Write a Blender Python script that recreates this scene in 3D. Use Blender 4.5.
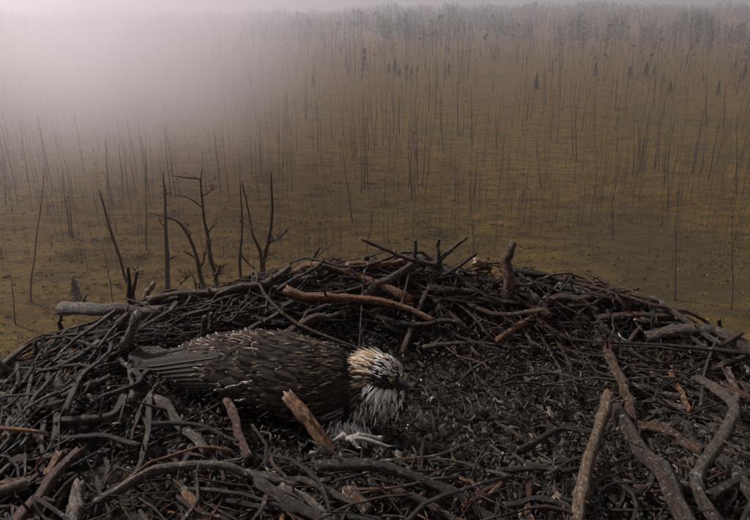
import bpy, math, random
import numpy as np
from mathutils import Vector, Matrix

random.seed(7)
rng = np.random.default_rng(11)
R = math.radians
scene = bpy.context.scene
for o in list(bpy.data.objects):
    bpy.data.objects.remove(o)
col = scene.collection

# ------------------------------------------------------------------ camera
H = 14.0                      # the camera hangs over a tree-top nest, 14 m above the bog
PITCH = R(20.9)
FPX = 650.0
camd = bpy.data.cameras.new('camera')
camd.sensor_width = 36.0
camd.lens = 36.0 * FPX / 750.0
camd.clip_start = 0.02
camd.clip_end = 6000
cam = bpy.data.objects.new('camera', camd)
cam.location = (0, 0, H)
cam.rotation_euler = (R(90) - PITCH, 0, 0)
col.objects.link(cam)
scene.camera = cam

# ------------------------------------------------------------------ light
SUN_EL, SUN_AZ = R(42.0), R(-60.0)        # in front of the camera, to the left
world = bpy.data.worlds.new('World')
scene.world = world
world.use_nodes = True
wn = world.node_tree
wn.nodes.clear()
sky = wn.nodes.new('ShaderNodeTexSky')
sky.sky_type = 'NISHITA'
sky.sun_disc = False
sky.sun_elevation = SUN_EL
sky.sun_rotation = SUN_AZ
sky.air_density = 1.0
sky.dust_density = 3.0
sky.ozone_density = 3.0
bg = wn.nodes.new('ShaderNodeBackground')
bg.inputs['Strength'].default_value = 0.066
wo = wn.nodes.new('ShaderNodeOutputWorld')
hs = wn.nodes.new('ShaderNodeHueSaturation')      # thin overcast: the blue is mostly washed out
hs.inputs['Saturation'].default_value = 0.18
wn.links.new(sky.outputs[0], hs.inputs['Color'])
tn = wn.nodes.new('ShaderNodeMix'); tn.data_type = 'RGBA'; tn.blend_type = 'MULTIPLY'; tn.inputs[0].default_value = 1.0
tn.inputs[7].default_value = (1.0, .93, .92, 1)
wn.links.new(hs.outputs[0], tn.inputs[6])
wn.links.new(tn.outputs[2], bg.inputs[0])
wn.links.new(bg.outputs[0], wo.inputs[0])
sd = bpy.data.lights.new('sun', 'SUN')
sd.energy = 3.0
sd.angle = R(6)
sd.color = (1.0, 0.95, 0.90)
sun = bpy.data.objects.new('sun', sd)
sdir = Vector((math.sin(SUN_AZ) * math.cos(SUN_EL), math.cos(SUN_AZ) * math.cos(SUN_EL), math.sin(SUN_EL)))
sun.rotation_euler = sdir.to_track_quat('Z', 'Y').to_euler()
sun.location = (0, 0, 60)
col.objects.link(sun)
scene.view_settings.view_transform = 'Standard'
scene.view_settings.look = 'None'
scene.view_settings.gamma = 1.0
scene.view_settings.exposure = 0.56
try:
    scene.cycles.volume_bounces = 2
except Exception:
    pass
HAZE_DENSITY = 0.00125
HAZE_ANISO = 0.62
MIST_DENSITY = 0.075

# ------------------------------------------------------------------ helpers
cp, sp_ = math.cos(PITCH), math.sin(PITCH)

def ray(px, py):
    x = (px - 375.0) / FPX
    u = (260.0 - py) / FPX
    return np.array([x, cp + u * sp_, -sp_ + u * cp])

def sst(a, b, x):
    t = np.clip((x - a) / (b - a), 0, 1)
    return t * t * (3 - 2 * t)

_tab = rng.random((256, 256))
def vnoise(x, y):
    xi = np.floor(x).astype(int); yi = np.floor(y).astype(int)
    fx = x - xi; fy = y - yi
    fx = fx * fx * (3 - 2 * fx); fy = fy * fy * (3 - 2 * fy)
    a = _tab[xi & 255, yi & 255]; b = _tab[(xi + 1) & 255, yi & 255]
    c = _tab[xi & 255, (yi + 1) & 255]; d = _tab[(xi + 1) & 255, (yi + 1) & 255]
    return (a * (1 - fx) + b * fx) * (1 - fy) + (c * (1 - fx) + d * fx) * fy

def nest_r(x, y):
    a = np.sqrt((x / 1.0) ** 2 + ((y - 0.95) / 0.85) ** 2)
    b = ((np.abs(x) / 1.08) ** 2.7 + (np.abs(y - 0.95) / 0.86) ** 2.7) ** (1 / 2.7)      # squarer, fuller right side
    return np.where(x > 0, a + (b - a) * sst(0.1, .5, np.asarray(x, float)), a)

def nest_h(x, y):
    """top surface of the nest, relative to the camera height"""
    x = np.asarray(x, float); y = np.asarray(y, float)
    rc = np.sqrt(((x - 0.25) / 0.75) ** 2 + ((y - 1.27) / 0.42) ** 2)
    r = nest_r(x, y)
    h = -0.795 + 0.085 * sst(0.4, 1.1, rc)
    h = h + 0.045 * np.exp(-((x - 0.12) / 0.4) ** 2) * sst(1.35, 1.65, y)
    h = h + 0.03 * (vnoise(x * 7 + 20, y * 7 + 5) - 0.5) * sst(0.3, 0.8, rc) + 0.012 * (vnoise(x * 22, y * 22) - 0.5)
    h = h - .035 * sst(.5, 1.0, -x)
    d = np.clip(r - 0.88, 0, 1)
    return h - d * 1.3 - 4.0 * d * d

def hit(px, py, off=0.0, fallY=None):
    d = ray(px, py)
    t = np.arange(0.5, 2.6, 0.004)
    P = d[None, :] * t[:, None]
    below = P[:, 2] < nest_h(P[:, 0], P[:, 1]) + off
    ok = below & (P[:, 1] < 1.85)
    if ok.any():
        return P[np.argmax(ok)]
    tt = (fallY if fallY else 1.7) / d[1]
    return d * tt

def spline(pts, n):
    """Catmull-Rom through pts, n samples, returns points"""
    P = np.asarray(pts, float)
    if len(P) == 2:
        P = np.array([P[0], P[0] * .5 + P[1] * .5, P[1]])
    Q = np.vstack([2 * P[0] - P[1], P, 2 * P[-1] - P[-2]])
    m = len(P) - 1
    ts = np.linspace(0, m - 1e-6, n)
    out = []
    for t in ts:
        i = int(t); f = t - i
        a, b, c, d = Q[i], Q[i + 1], Q[i + 2], Q[i + 3]
        out.append(0.5 * ((2 * b) + (c - a) * f + (2 * a - 5 * b + 4 * c - d) * f * f + (3 * b - a - 3 * c + d) * f ** 3))
    return np.array(out)

def unit(v):
    return v / (np.linalg.norm(v) + 1e-12)

class MB:
    """collects geometry for ONE mesh object, with uv, per-piece colour and material slot"""
    def __init__(self):
        self.v = []; self.f = []; self.uv = []; self.c = []; self.m = []; self.n = 0
    def raw(self, verts, faces, colour=(0.5, 0.5, 0.5), uvs=None, mi=0):
        k = self.n
        self.v.append(np.asarray(verts, float)); self.n += len(verts)
        for i, f in enumerate(faces):
            self.f.append([a + k for a in f])
            self.uv.append(uvs[i] if uvs else [(0, 0)] * len(f))
            self.m.append(mi if isinstance(mi, int) else mi[i])
        self.c.append(np.tile(np.array(list(colour) + [1.0]), (len(verts), 1)))
    def tube(self, pts, r0, r1, sides=8, rings=10, colour=(.1, .1, .1), rough=0.12, kink=0.0, endcol=None, snap=1.0):
        P = spline(pts, rings)
        L = np.linalg.norm(P[-1] - P[0])
        if kink > 0:
            nk = max(4, rings // 4); K = rng.normal(0, 1, (nk, 3)) * kink * 1.6; K[0] = 0; K[-1] = 0
            xs = np.linspace(0, nk - 1, rings)
            P = P + np.stack([np.interp(xs, np.arange(nk), K[:, q]) for q in range(3)], 1) + rng.normal(0, kink * .12, (rings, 3))
        T = np.gradient(P, axis=0)
        up = np.array([0.3, 0.2, 0.9]); N = unit(np.cross(T[0], up))
        vs = []; ang = np.linspace(0, 2 * math.pi, sides, endpoint=False)
        ph = rng.random() * 6.28
        lob = 1 + rough * 0.7 * np.sin(ang * 2 + ph) + rough * rng.normal(0, .5, sides)
        ln = 0.0; lens = []
        nq = max(4, rings // 5)
        slow = np.interp(np.linspace(0, nq - 1, rings), np.arange(nq), rng.normal(0, rough * .55, nq)) + rng.normal(0, rough * .12, rings)
        for q in range(max(0, int(rings / 9))):
            ci = rng.uniform(0, rings); slow = slow + rough * rng.uniform(.8, 2.2) * np.exp(-((np.arange(rings) - ci) / .9) ** 2)
        for i in range(rings):
            t = unit(T[i]); N = unit(N - t * np.dot(N, t)); B = np.cross(t, N)
            f = i / (rings - 1)
            r = r0 * (1 - f) + r1 * f
            r *= 1 + slow[i]
            rr = r * lob * (1 + rng.normal(0, rough * .22, sides))
            ctr = P[i]
            ring = ctr + np.outer(np.cos(ang) * rr, N) + np.outer(np.sin(ang) * rr, B)
            if i in (0, rings - 1):     # broken, uneven ends
                s = -1 if i == 0 else 1
                ring = ring + np.outer(rng.random(sides) * r * 1.1 * s * snap, t)
            vs.append(ring)
            if i: ln += np.linalg.norm(P[i] - P[i - 1])
            lens.append(ln)
        V = np.vstack(vs + [P[0][None, :], P[-1][None, :]])
        F = []; U = []
        v0 = rng.random() * 50
        for i in range(rings - 1):
            for j in range(sides):
                k = (j + 1) % sides
                F.append((i * sides + j, i * sides + k, (i + 1) * sides + k, (i + 1) * sides + j))
                a, b = j / sides, (j + 1) / sides
                U.append([(a, v0 + lens[i]), (b, v0 + lens[i]), (b, v0 + lens[i + 1]), (a, v0 + lens[i + 1])])
        c0 = rings * sides
        for j in range(sides):
            k = (j + 1) % sides
            F.append((c0, k, j)); U.append([(0, v0)] * 3)
            b = (rings - 1) * sides
            F.append((c0 + 1, b + j, b + k)); U.append([(0, v0)] * 3)
        self.raw(V, F, colour, U)
        if endcol is not None:
            C = self.c[-1]; e = np.array(list(endcol) + [1.0])
            C[:sides] = e * .8 + C[:sides] * .2; C[c0] = e
        return P
    def build(self, name, mats, parent=None, origin=None, smooth=True):
        me = bpy.data.meshes.new(name)
        V = np.vstack(self.v)
        if origin is not None:
            V = V - np.asarray(origin, float)
        me.from_pydata(V.tolist(), [], self.f)
        uvl = me.uv_layers.new(name='UVMap')
        uvl.data.foreach_set('uv', np.array([c for f in self.uv for c in f], dtype=np.float32).ravel())
        ca = me.color_attributes.new('col', 'FLOAT_COLOR', 'POINT')
        ca.data.foreach_set('color', np.vstack(self.c).astype(np.float32).ravel())
        for m in (mats if isinstance(mats, (list, tuple)) else [mats]):
            me.materials.append(m)
        me.polygons.foreach_set('material_index', self.m)
        if smooth:
            me.polygons.foreach_set('use_smooth', [True] * len(me.polygons))
        me.update()
        o = bpy.data.objects.new(name, me)
        col.objects.link(o)
        if parent is not None:
            o.parent = parent
        return o

def tag(o, label=None, cat=None, group=None, kind=None):
    if label: o['label'] = label
    if cat: o['category'] = cat
    if group: o['group'] = group
    if kind: o['kind'] = kind
    return o

def empty(name, loc):
    o = bpy.data.objects.new(name, None)
    o.empty_display_size = .1
    o.location = loc
    col.objects.link(o)
    return o

# ------------------------------------------------------------------ materials
def mat(name, rough=0.8, spec=0.3):
    m = bpy.data.materials.new(name); m.use_nodes = True
    nt = m.node_tree; b = nt.nodes['Principled BSDF']
    b.inputs['Roughness'].default_value = rough
    b.inputs['Specular IOR Level'].default_value = spec
    return m, nt, b

def N(nt, t, **kw):
    n = nt.nodes.new(t)
    for k, v in kw.items():
        setattr(n, k, v)
    return n

def noise(nt, vec, scale, detail=4, rough=.6):
    n = N(nt, 'ShaderNodeTexNoise'); n.inputs['Scale'].default_value = scale
    n.inputs['Detail'].default_value = detail; n.inputs['Roughness'].default_value = rough
    nt.links.new(vec, n.inputs['Vector']); return n.outputs['Fac']

def ramp(nt, fac, stops):
    r = N(nt, 'ShaderNodeValToRGB'); e = r.color_ramp.elements
    while len(e) < len(stops): e.new(.5)
    for i, (p, c) in enumerate(stops):
        e[i].position = p; e[i].color = (c if len(c) == 4 else (*c, 1))
    nt.links.new(fac, r.inputs[0]); return r.outputs[0]

def mix(nt, fac, a, b, mode='MIX'):
    n = N(nt, 'ShaderNodeMix', data_type='RGBA', blend_type=mode)
    for i, s in ((0, fac), (6, a), (7, b)):
        if hasattr(s, 'links'): nt.links.new(s, n.inputs[i])
        else: n.inputs[i].default_value = s if i == 0 else (*s, 1)
    return n.outputs[2]

def bark_material(name, lichen=0.25, rough=.75, bump=.6, scale=1.0):
    m, nt, b = mat(name, rough, .35)
    uv = N(nt, 'ShaderNodeUVMap'); sep = N(nt, 'ShaderNodeSeparateXYZ')
    nt.links.new(uv.outputs[0], sep.inputs[0])
    def math_(op, a, bb=None):
        n = N(nt, 'ShaderNodeMath', operation=op)
        nt.links.new(a, n.inputs[0])
        if bb is not None: n.inputs[1].default_value = bb
        return n.outputs[0]
    a = math_('MULTIPLY', sep.outputs[0], 2 * math.pi)
    cx, sy = math_('COSINE', a), math_('SINE', a)
    cb = N(nt, 'ShaderNodeCombineXYZ')
    nt.links.new(cx, cb.inputs[0]); nt.links.new(sy, cb.inputs[1])
    nt.links.new(math_('MULTIPLY', sep.outputs[1], 9.0 * scale), cb.inputs[2])
    fib = noise(nt, cb.outputs[0], 5.0, 6, .75)
    cb2 = N(nt, 'ShaderNodeCombineXYZ')
    nt.links.new(cx, cb2.inputs[0]); nt.links.new(sy, cb2.inputs[1])
    nt.links.new(math_('MULTIPLY', sep.outputs[1], 60.0 * scale), cb2.inputs[2])
    blot = noise(nt, cb2.outputs[0], .9, 5, .65)
    at = N(nt, 'ShaderNodeAttribute', attribute_name='col')
    c = mix(nt, 1.0, at.outputs[0], ramp(nt, fib, [(.36, (.05, .045, .04)), (.46, (.6, .58, .56)), (.56, (1.1, 1.05, 1.0)), (.68, (2.9, 2.7, 2.5))]), 'MULTIPLY')
    # bark flaked off in patches: paler wood
    c = mix(nt, ramp(nt, blot, [(.56, (0, 0, 0)), (.63, (.55, .55, .55))]), c, mix(nt, 1.0, at.outputs[0], (1.9, 1.75, 1.6), 'MULTIPLY'))
    geo = N(nt, 'ShaderNodeNewGeometry')
    lz = noise(nt, geo.outputs['Position'], 95.0 / max(scale, .05) ** .0, 3, .6)
    c = mix(nt, ramp(nt, lz, [(.60, (0, 0, 0)), (.68, (lichen, lichen, lichen))]), c, (.30, .31, .29))
    if scale > .5:      # crusty pale lichen in broken spots, which also paint highlights into the bark
        l2 = noise(nt, geo.outputs['Position'], 38, 6, .75)
        c = mix(nt, ramp(nt, l2, [(.60, (0, 0, 0)), (.65, (.85, .85, .85))]), c, (.32, .30, .27))
        l3 = noise(nt, geo.outputs['Position'], 160, 3, .7)
        c = mix(nt, 1.0, c, ramp(nt, l3, [(.36, (.35, .33, .31)), (.55, (1.1, 1.1, 1.1)), (.7, (1.7, 1.65, 1.6))]), 'MULTIPLY')
    nt.links.new(c, b.inputs['Base Color'])
    bp = N(nt, 'ShaderNodeBump'); bp.inputs['Strength'].default_value = bump; bp.inputs['Distance'].default_value = .008 / scale
    ad = N(nt, 'ShaderNodeMath', operation='ADD'); nt.links.new(fib, ad.inputs[0]); nt.links.new(blot, ad.inputs[1])
    nt.links.new(ad.outputs[0], bp.inputs['Height']); nt.links.new(bp.outputs[0], b.inputs['Normal'])
    return m

M_bark = bark_material('weathered_wood', .6, .55, 1.0)
M_snag = bark_material('dead_tree_bark', .15, .9, .6, .12)

def col_material(name, rough=.8, spec=.3, nscale=120, amp=.5, bump=.4, dist=.002):
    m, nt, b = mat(name, rough, spec)
    at = N(nt, 'ShaderNodeAttribute', attribute_name='col')
    geo = N(nt, 'ShaderNodeNewGeometry')
    n1 = noise(nt, geo.outputs['Position'], nscale, 4, .65)
    lo, hi = 1 - amp, 1 + amp
    c = mix(nt, 1.0, at.outputs[0], ramp(nt, n1, [(.3, (lo, lo, lo)), (.7, (hi, hi, hi))]), 'MULTIPLY')
    nt.links.new(c, b.inputs['Base Color'])
    bp = N(nt, 'ShaderNodeBump'); bp.inputs['Strength'].default_value = bump; bp.inputs['Distance'].default_value = dist
    nt.links.new(n1, bp.inputs['Height']); nt.links.new(bp.outputs[0], b.inputs['Normal'])
    return m

M_litter = col_material('nest_litter', .7, .35, 160, .6, .6, .003)
M_feather = col_material('plumage', .85, .12, 500, .25, .2, .0006)
M_horn = col_material('beak_horn', .35, .5, 300, .2, .1, .0005)
M_skin = col_material('scaly_skin', .55, .4, 700, .35, .8, .0012)
M_leaf = col_material('bog_foliage', .85, .15, 3, .4, .0, .01)

def soil_material():
    m, nt, b = mat('nest_soil', .9, .2)
    geo = N(nt, 'ShaderNodeNewGeometry')
    n1 = noise(nt, geo.outputs['Position'], 60, 6, .7)
    c = ramp(nt, n1, [(.3, (.012, .009, .007)), (.55, (.035, .027, .021)), (.75, (.09, .075, .06))])
    nt.links.new(c, b.inputs['Base Color'])
    bp = N(nt, 'ShaderNodeBump'); bp.inputs['Strength'].default_value = 1; bp.inputs['Distance'].default_value = .012
    nt.links.new(n1, bp.inputs['Height']); nt.links.new(bp.outputs[0], b.inputs['Normal'])
    return m
M_soil = soil_material()

def ground_material():
    m, nt, b = mat('bog_ground', .95, .1)
    geo = N(nt, 'ShaderNodeNewGeometry'); P = geo.outputs['Position']
    a = noise(nt, P, .035, 4, .6); mpp = N(nt, 'ShaderNodeMapping'); mpp.inputs['Scale'].default_value = (.45, 1.3, 1); nt.links.new(P, mpp.inputs[0])
    c1 = noise(nt, mpp.outputs[0], .8, 6, .7); c2 = noise(nt, P, 4.5, 5, .75)
    base = ramp(nt, a, [(.35, (.084, .050, .0120)), (.5, (.096, .059, .0135)), (.65, (.067, .052, .0140))])
    v = mix(nt, 1.0, base, ramp(nt, c1, [(.36, (.50, .50, .52)), (.5, (1, 1, 1)), (.66, (1.45, 1.4, 1.3))]), 'MULTIPLY')
    v = mix(nt, 1.0, v, ramp(nt, c2, [(.34, (.42, .42, .42)), (.5, (1, 1, 1)), (.64, (1.5, 1.45, 1.35))]), 'MULTIPLY')
    # a darker olive patch out on the right of the bog
    mp = N(nt, 'ShaderNodeMapping'); mp.vector_type = 'TEXTURE'
    mp.inputs['Location'].default_value = (17.5, 38.0, 0); mp.inputs['Scale'].default_value = (13.0, 21.0, 30)
    nt.links.new(P, mp.inputs[0]); ln = N(nt, 'ShaderNodeVectorMath', operation='LENGTH'); nt.links.new(mp.outputs[0], ln.inputs[0])
    sb = N(nt, 'ShaderNodeMath', operation='MULTIPLY_ADD'); nt.links.new(c1, sb.inputs[0]); sb.inputs[1].default_value = .6; nt.links.new(ln.outputs['Value'], sb.inputs[2])
    v = mix(nt, ramp(nt, sb.outputs[0], [(.55, (.7, .7, .7)), (1.15, (0, 0, 0))]), v, (.042, .037, .019))
    nt.links.new(v, b.inputs['Base Color'])
    bp = N(nt, 'ShaderNodeBump'); bp.inputs['Strength'].default_value = .9; bp.inputs['Distance'].default_value = .25
    ad = N(nt, 'ShaderNodeMath', operation='ADD'); nt.links.new(c1, ad.inputs[0]); nt.links.new(c2, ad.inputs[1])
    nt.links.new(ad.outputs[0], bp.inputs['Height']); nt.links.new(bp.outputs[0], b.inputs['Normal'])
    return m
M_ground = ground_material()

# ------------------------------------------------------------------ ground
def ground_h(x, y):
    d = np.sqrt(x * x + y * y)
    near = np.exp(-d / 160.0)
    h = .55 * (vnoise(x * .22 + 40, y * .5 + 9) - .5) * near + .28 * (vnoise(x * .7, y * 1.1) - .5) * near
    h = h + 1.2 * (vnoise(x * .03 + 7, y * .03 + 3) - .5) * sst(60, 200, d)
    az = np.arctan2(x, np.maximum(y, 1e-3))
    rise = 4 + 10 * sst(-.22, .12, az) + 3 * (vnoise(az * 14 + 50, d * 0 + 3) - .5)
    h = h + rise * sst(330, 950, d)
    return h

def make_ground():
    nr, na = 300, 620
    rr = np.concatenate([[0.0], np.geomspace(6, 1500, nr)])
    front = np.linspace(-.72, .72, 480); back = np.linspace(.72, 2 * math.pi - .72, na - 480 + 2)[1:-1]
    aa = np.concatenate([front, back])
    A, RR = np.meshgrid(aa, rr)
    X, Y = np.sin(A) * RR, np.cos(A) * RR
    Z = ground_h(X, Y)
    V = np.stack([X, Y, Z], -1).reshape(-1, 3)
    n = len(aa)
    i = np.arange(len(rr) - 1)[:, None]; j = np.arange(n)[None, :]; k = (j + 1) % n
    F = np.stack([i * n + j, i * n + k, (i + 1) * n + k, (i + 1) * n + j], -1).reshape(-1, 4)
    F = F[:, ::-1]
    me = bpy.data.meshes.new('ground')
    me.from_pydata(V.tolist(), [], F.tolist())
    me.polygons.foreach_set('use_smooth', [True] * len(me.polygons))
    me.materials.append(M_ground)
    o = bpy.data.objects.new('ground', me); col.objects.link(o)
    tag(o, kind='structure')
make_ground()

def ground_at(px, py):
    d = ray(px, py)
    t = H / max(-d[2], 1e-3)
    x, y = d[0] * t, d[1] * t
    for _ in range(4):
        z = float(ground_h(np.array(x), np.array(y)))
        t = (H - z) / max(-d[2], 1e-3); x, y = d[0] * t, d[1] * t
    return np.array([x, y, z])

# low heather and sedge over the bog
def make_heather():
    mb_v = []; mb_f = []; mb_c = []
    n = 15000
    d = 17 * np.exp(rng.random(n) ** .75 * math.log(230 / 17)); a = rng.uniform(-.66, .66, n)
    X, Y = np.sin(a) * d, np.cos(a) * d
    keep = vnoise(X * .3, Y * .9) * .6 + vnoise(X * 1.1 + 50, Y * 2.3) * .4 > .40
    X, Y, d = X[keep], Y[keep], d[keep]
    Z = ground_h(X, Y)
    k = 0
    pal = np.array([(.112, .070, .020), (.10, .064, .018), (.125, .080, .024), (.095, .066, .019), (.105, .064, .021), (.09, .072, .022)])
    for x, y, z, dd in zip(X, Y, Z, d):
        s = rng.uniform(.06, .15) * (1 + dd / 110)
        m = 8 if dd < 60 else 4
        c = pal[rng.integers(len(pal))] * rng.uniform(.8, 1.2)
        for q in range(m):
            t = rng.random() * 6.28; lean = rng.uniform(.3, 1.1)
            bx, by = x + rng.normal(0, s * .6), y + rng.normal(0, s * .4)
            w = s * rng.uniform(.18, .35)
            tx, ty = math.cos(t), math.sin(t)
            h = s * rng.uniform(.5, 1.0)
            mb_v += [(bx - ty * w, by + tx * w, z - .05), (bx + ty * w, by - tx * w, z - .05), (bx + tx * h * lean, by + ty * h * lean, z + h * .8)]
            mb_f.append((k, k + 1, k + 2)); k += 3
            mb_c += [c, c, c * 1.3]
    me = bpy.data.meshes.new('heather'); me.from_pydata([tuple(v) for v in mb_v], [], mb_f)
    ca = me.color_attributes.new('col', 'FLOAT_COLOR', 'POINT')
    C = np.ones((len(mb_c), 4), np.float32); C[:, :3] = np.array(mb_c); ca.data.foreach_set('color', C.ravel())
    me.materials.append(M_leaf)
    o = bpy.data.objects.new('heather', me); col.objects.link(o)
    tag(o, 'low olive brown heather and sedge covering the open bog', 'heather', kind='stuff')
make_heather()

# ------------------------------------------------------------------ dead trees
SNAG = (.068, .049, .034)
def snag_mb(h, r, lean=0.0, nb=7, sides=6, seed=0, colour=SNAG, forks=0, base=(0, 0, 0), wob=.0045):
    m = MB(); b = np.array(base, float)
    pts = [b + np.array([0, 0, -.3])]
    for i in range(1, 7):
        f = i / 6
        pts.append(b + np.array([lean * h * f + rng.normal(0, wob * h), rng.normal(0, wob * h), h * f]))
    P = m.tube(pts, r, r * .22, sides, 14, colour, .08)
    for i in range(nb):
        f = rng.uniform(.3, .97); q = P[int(f * 13)]
        t = rng.random() * 6.28; L = rng.uniform(.04, .12) * h * (1.1 - f * .6)
        e = q + np.array([math.cos(t) * L, math.sin(t) * L, L * rng.uniform(-.3, .5)])
        m.tube([q, q * .5 + e * .5 + np.array([0, 0, -.06 * L]), e], r * .28, r * .08, 4, 4, colour, .1)
    return m

GROUP_SNAG = 'bare dead trunks scattered over the bog'
snag_protos = []
bulk = []
def snag_thing(base, h, lean=0.0, r=None, label=None, group=GROUP_SNAG, proto=None):
    if proto is None:
        m = snag_mb(h, r or .055, lean)
        o = m.build('dead_tree', M_snag)
    else:
        o = proto.copy(); col.objects.link(o)
        s = h / proto['hh']; w = rng.uniform(.8, 1.3)
        o.scale = (s * w, s * w, s)
        o.rotation_euler = (R(rng.normal(0, 2.5)), R(rng.normal(0, 2.5)) + math.atan(lean), rng.random() * .6)
        if abs(lean) < .02: o.rotation_euler[2] = rng.random() * 6.28
    o.location = tuple(base)
    tag(o, label, 'dead tree', group)
    return o

# the ones that stand out (px top x, top y, base x, base y, label)
named = [
 (376, 88, 376, 145, 'dark straight dead trunk, the boldest of the pair left of centre on the bog'),
 (368, 98, 368, 152, 'thin dead trunk just left of the boldest straight trunk left of centre'),
 (354, 108, 355, 158, 'thin straight dead trunk left of the bold close pair in mid bog'),
 (398, 92, 399, 134, 'short dark dead trunk right of the bold close pair in mid bog'),
 (440, 84, 443, 154, 'tall dead trunk leaning slightly left above the middle of the nest rim'),
 (408, 138, 412, 198, 'near dead trunk leaning left with a thinner one close beside it'),
 (415, 140, 414, 192, 'thin dead trunk close on the right side of a leaning trunk'),
 (341, 140, 353, 222, 'slender dead trunk leaning clearly to the left in mid bog'),
 (376, 195, 366, 252, 'slender dead trunk leaning to the right just beyond the nest rim'),
 (471, 208, 474, 254, 'short dead trunk standing right behind the highest part of the nest'),
 (457, 78, 458, 136, 'pale thin dead trunk right of the tall left-leaning trunk'),
 (471, 84, 472, 146, 'straight dead trunk beyond the right half of the nest pile'),
 (496, 108, 496, 150, 'short dead trunk beyond the upright branch stub of the nest'),
 (536, 138, 541, 188, 'dark dead trunk with a crossing leaning stem beside it'),
 (530, 160, 522, 204, 'bent dead stem leaning right towards the dark trunk beside it'),
 (571, 100, 573, 158, 'left trunk of a close upright pair right of centre'),
 (576, 104, 576, 162, 'right trunk of a close upright pair right of centre'),
 (634, 106, 634, 168, 'dark left trunk of the upright pair on the right of the bog'),
 (638, 112, 639, 160, 'paler right trunk of the upright pair on the right of the bog'),
 (736, 108, 737, 196, 'darkest tall trunk close to the right edge of the bog'),
 (732, 190, 732, 310, 'nearest dead trunk at the right, rising from behind the nest rim'),
 (668, 150, 668, 212, 'faint dead trunk well left of the darkest trunk at the right edge'),
 (676, 190, 676, 300, 'faint near trunk rising behind the right rim of the nest'),
 (655, 60, 654, 106, 'far dark dead trunk high on the right before the forest'),
 (45, 168, 30, 302, 'tall near trunk curving right at the far left of the bog'),
 (62, 175, 70, 236, 'left stem of a short leaning pair on the left side'),
 (69, 188, 72, 238, 'right stem of a short leaning pair on the left side'),
 (5, 165, 5, 205, 'dead trunk at the very left edge of the bog'),
 (11, 272, 15, 325, 'short dead stem near the bottom left of the bog'),
 (102, 240, 114, 306, 'short leaning dead stem left of the forked snag'),
 (145, 150, 146, 250, 'faint straight trunk left of the thick snag in the mist'),
 (284, 100, 283, 168, 'tall thin trunk on the right edge of the bright mist'),
 (260, 120, 261, 176, 'thin trunk within the bright mist right of the snags'),
 (317, 100, 318, 150, 'thin trunk between the mist and the mid bog trunks'),
 (22, 100, 22, 160, 'faint trunk high on the left, softened by mist'),
 (560, 52, 560, 100, 'faint far trunk left of the forest edge on the right'),
 (612, 190, 613, 240, 'faint trunk beyond the dark right shoulder of the nest'),
 (707, 70, 706, 125, 'far trunk left of the darkest right-edge trunk'),
]
for (tx, ty, bx, by, lab) in named:
    b = ground_at(bx, by)
    dt = ray(tx, ty); T = dt * (b[1] / dt[1])
    hgt = T[2] + H - b[2]
    lean = (T[0] - b[0]) / hgt
    dist = b[1]
    m = snag_mb(hgt, max(.045, .0008 * dist) * rng.uniform(.9, 1.3), lean, nb=int(rng.integers(5, 10)))
    o = m.build('dead_tree', M_snag); o.location = tuple(b)
    tag(o, lab, 'dead tree', GROUP_SNAG)

protos = []
for i in range(6):
    hh = 5.0
    o = snag_mb(hh, .07, 0, nb=8 + i).build('dead_tree', M_snag)
    o['hh'] = hh
    protos.append(o)
pi = 0
for i in range(262):
    py = 36 + 165 * rng.random() ** 2.0
    px = rng.uniform(-40, 800)
    if i % 3 and bulk:                      # they stand in loose clumps
        px = bulk[-1][0] + rng.normal(0, 14); py = max(34, bulk[-1][1] + rng.normal(0, 5))
    b = ground_at(px, py)
    if b[1] > 420: continue
    hgt = rng.uniform(3.0, 6.5) * (1.0 if b[1] < 150 else 1.15)
    if b[1] < 22: continue
    if pi < 6:
        o = protos[pi]; o.location = tuple(b); o.scale = (1, 1, hgt / 5.0)
    else:
        o = snag_thing(b, hgt, 0, proto=protos[pi % 6])
        k = max(.6, .00062 * b[1] / .07); o.scale[0] *= k; o.scale[1] *= k
    pi += 1; bulk.append((px, py, o))

def nth(k):
    return str(k) + ('th' if 10 < k % 100 < 14 else {1: 'st', 2: 'nd', 3: 'rd'}.get(k % 10, 'th'))
def label_rows(items, rows, what, cat, group):
    """name each of many look-alikes by its row in depth and its rank from the nearer side"""
    for (lo, hi, where) in rows:
        r = sorted([it for it in items if lo <= it[1] < hi and 0 <= it[0] <= 750], key=lambda it: it[0])
        for k, (px, py, o) in enumerate(r):
            left = k < len(r) / 2
            q = k + 1 if left else len(r) - k
            tag(o, '%s %s, %s from the %s edge' % (what, where, nth(q), 'left' if left else 'right'), cat, group)
    for px, py, o in items:
        if not 0 <= px <= 750: tag(o, '%s past the %s edge of the picture' % (what, 'left' if px < 0 else 'right'), cat, group)
label_rows(bulk, [(0, 42, 'at the foot of the far forest'), (42, 55, 'in the row before the forest'), (55, 72, 'in the far part of the open bog'),
                  (72, 95, 'across the middle of the bog'), (95, 125, 'in the nearer half of the bog'), (125, 400, 'nearest the nest')],
           'thin bare trunk', 'dead tree', 'plain bare trunks over the bog')

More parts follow.
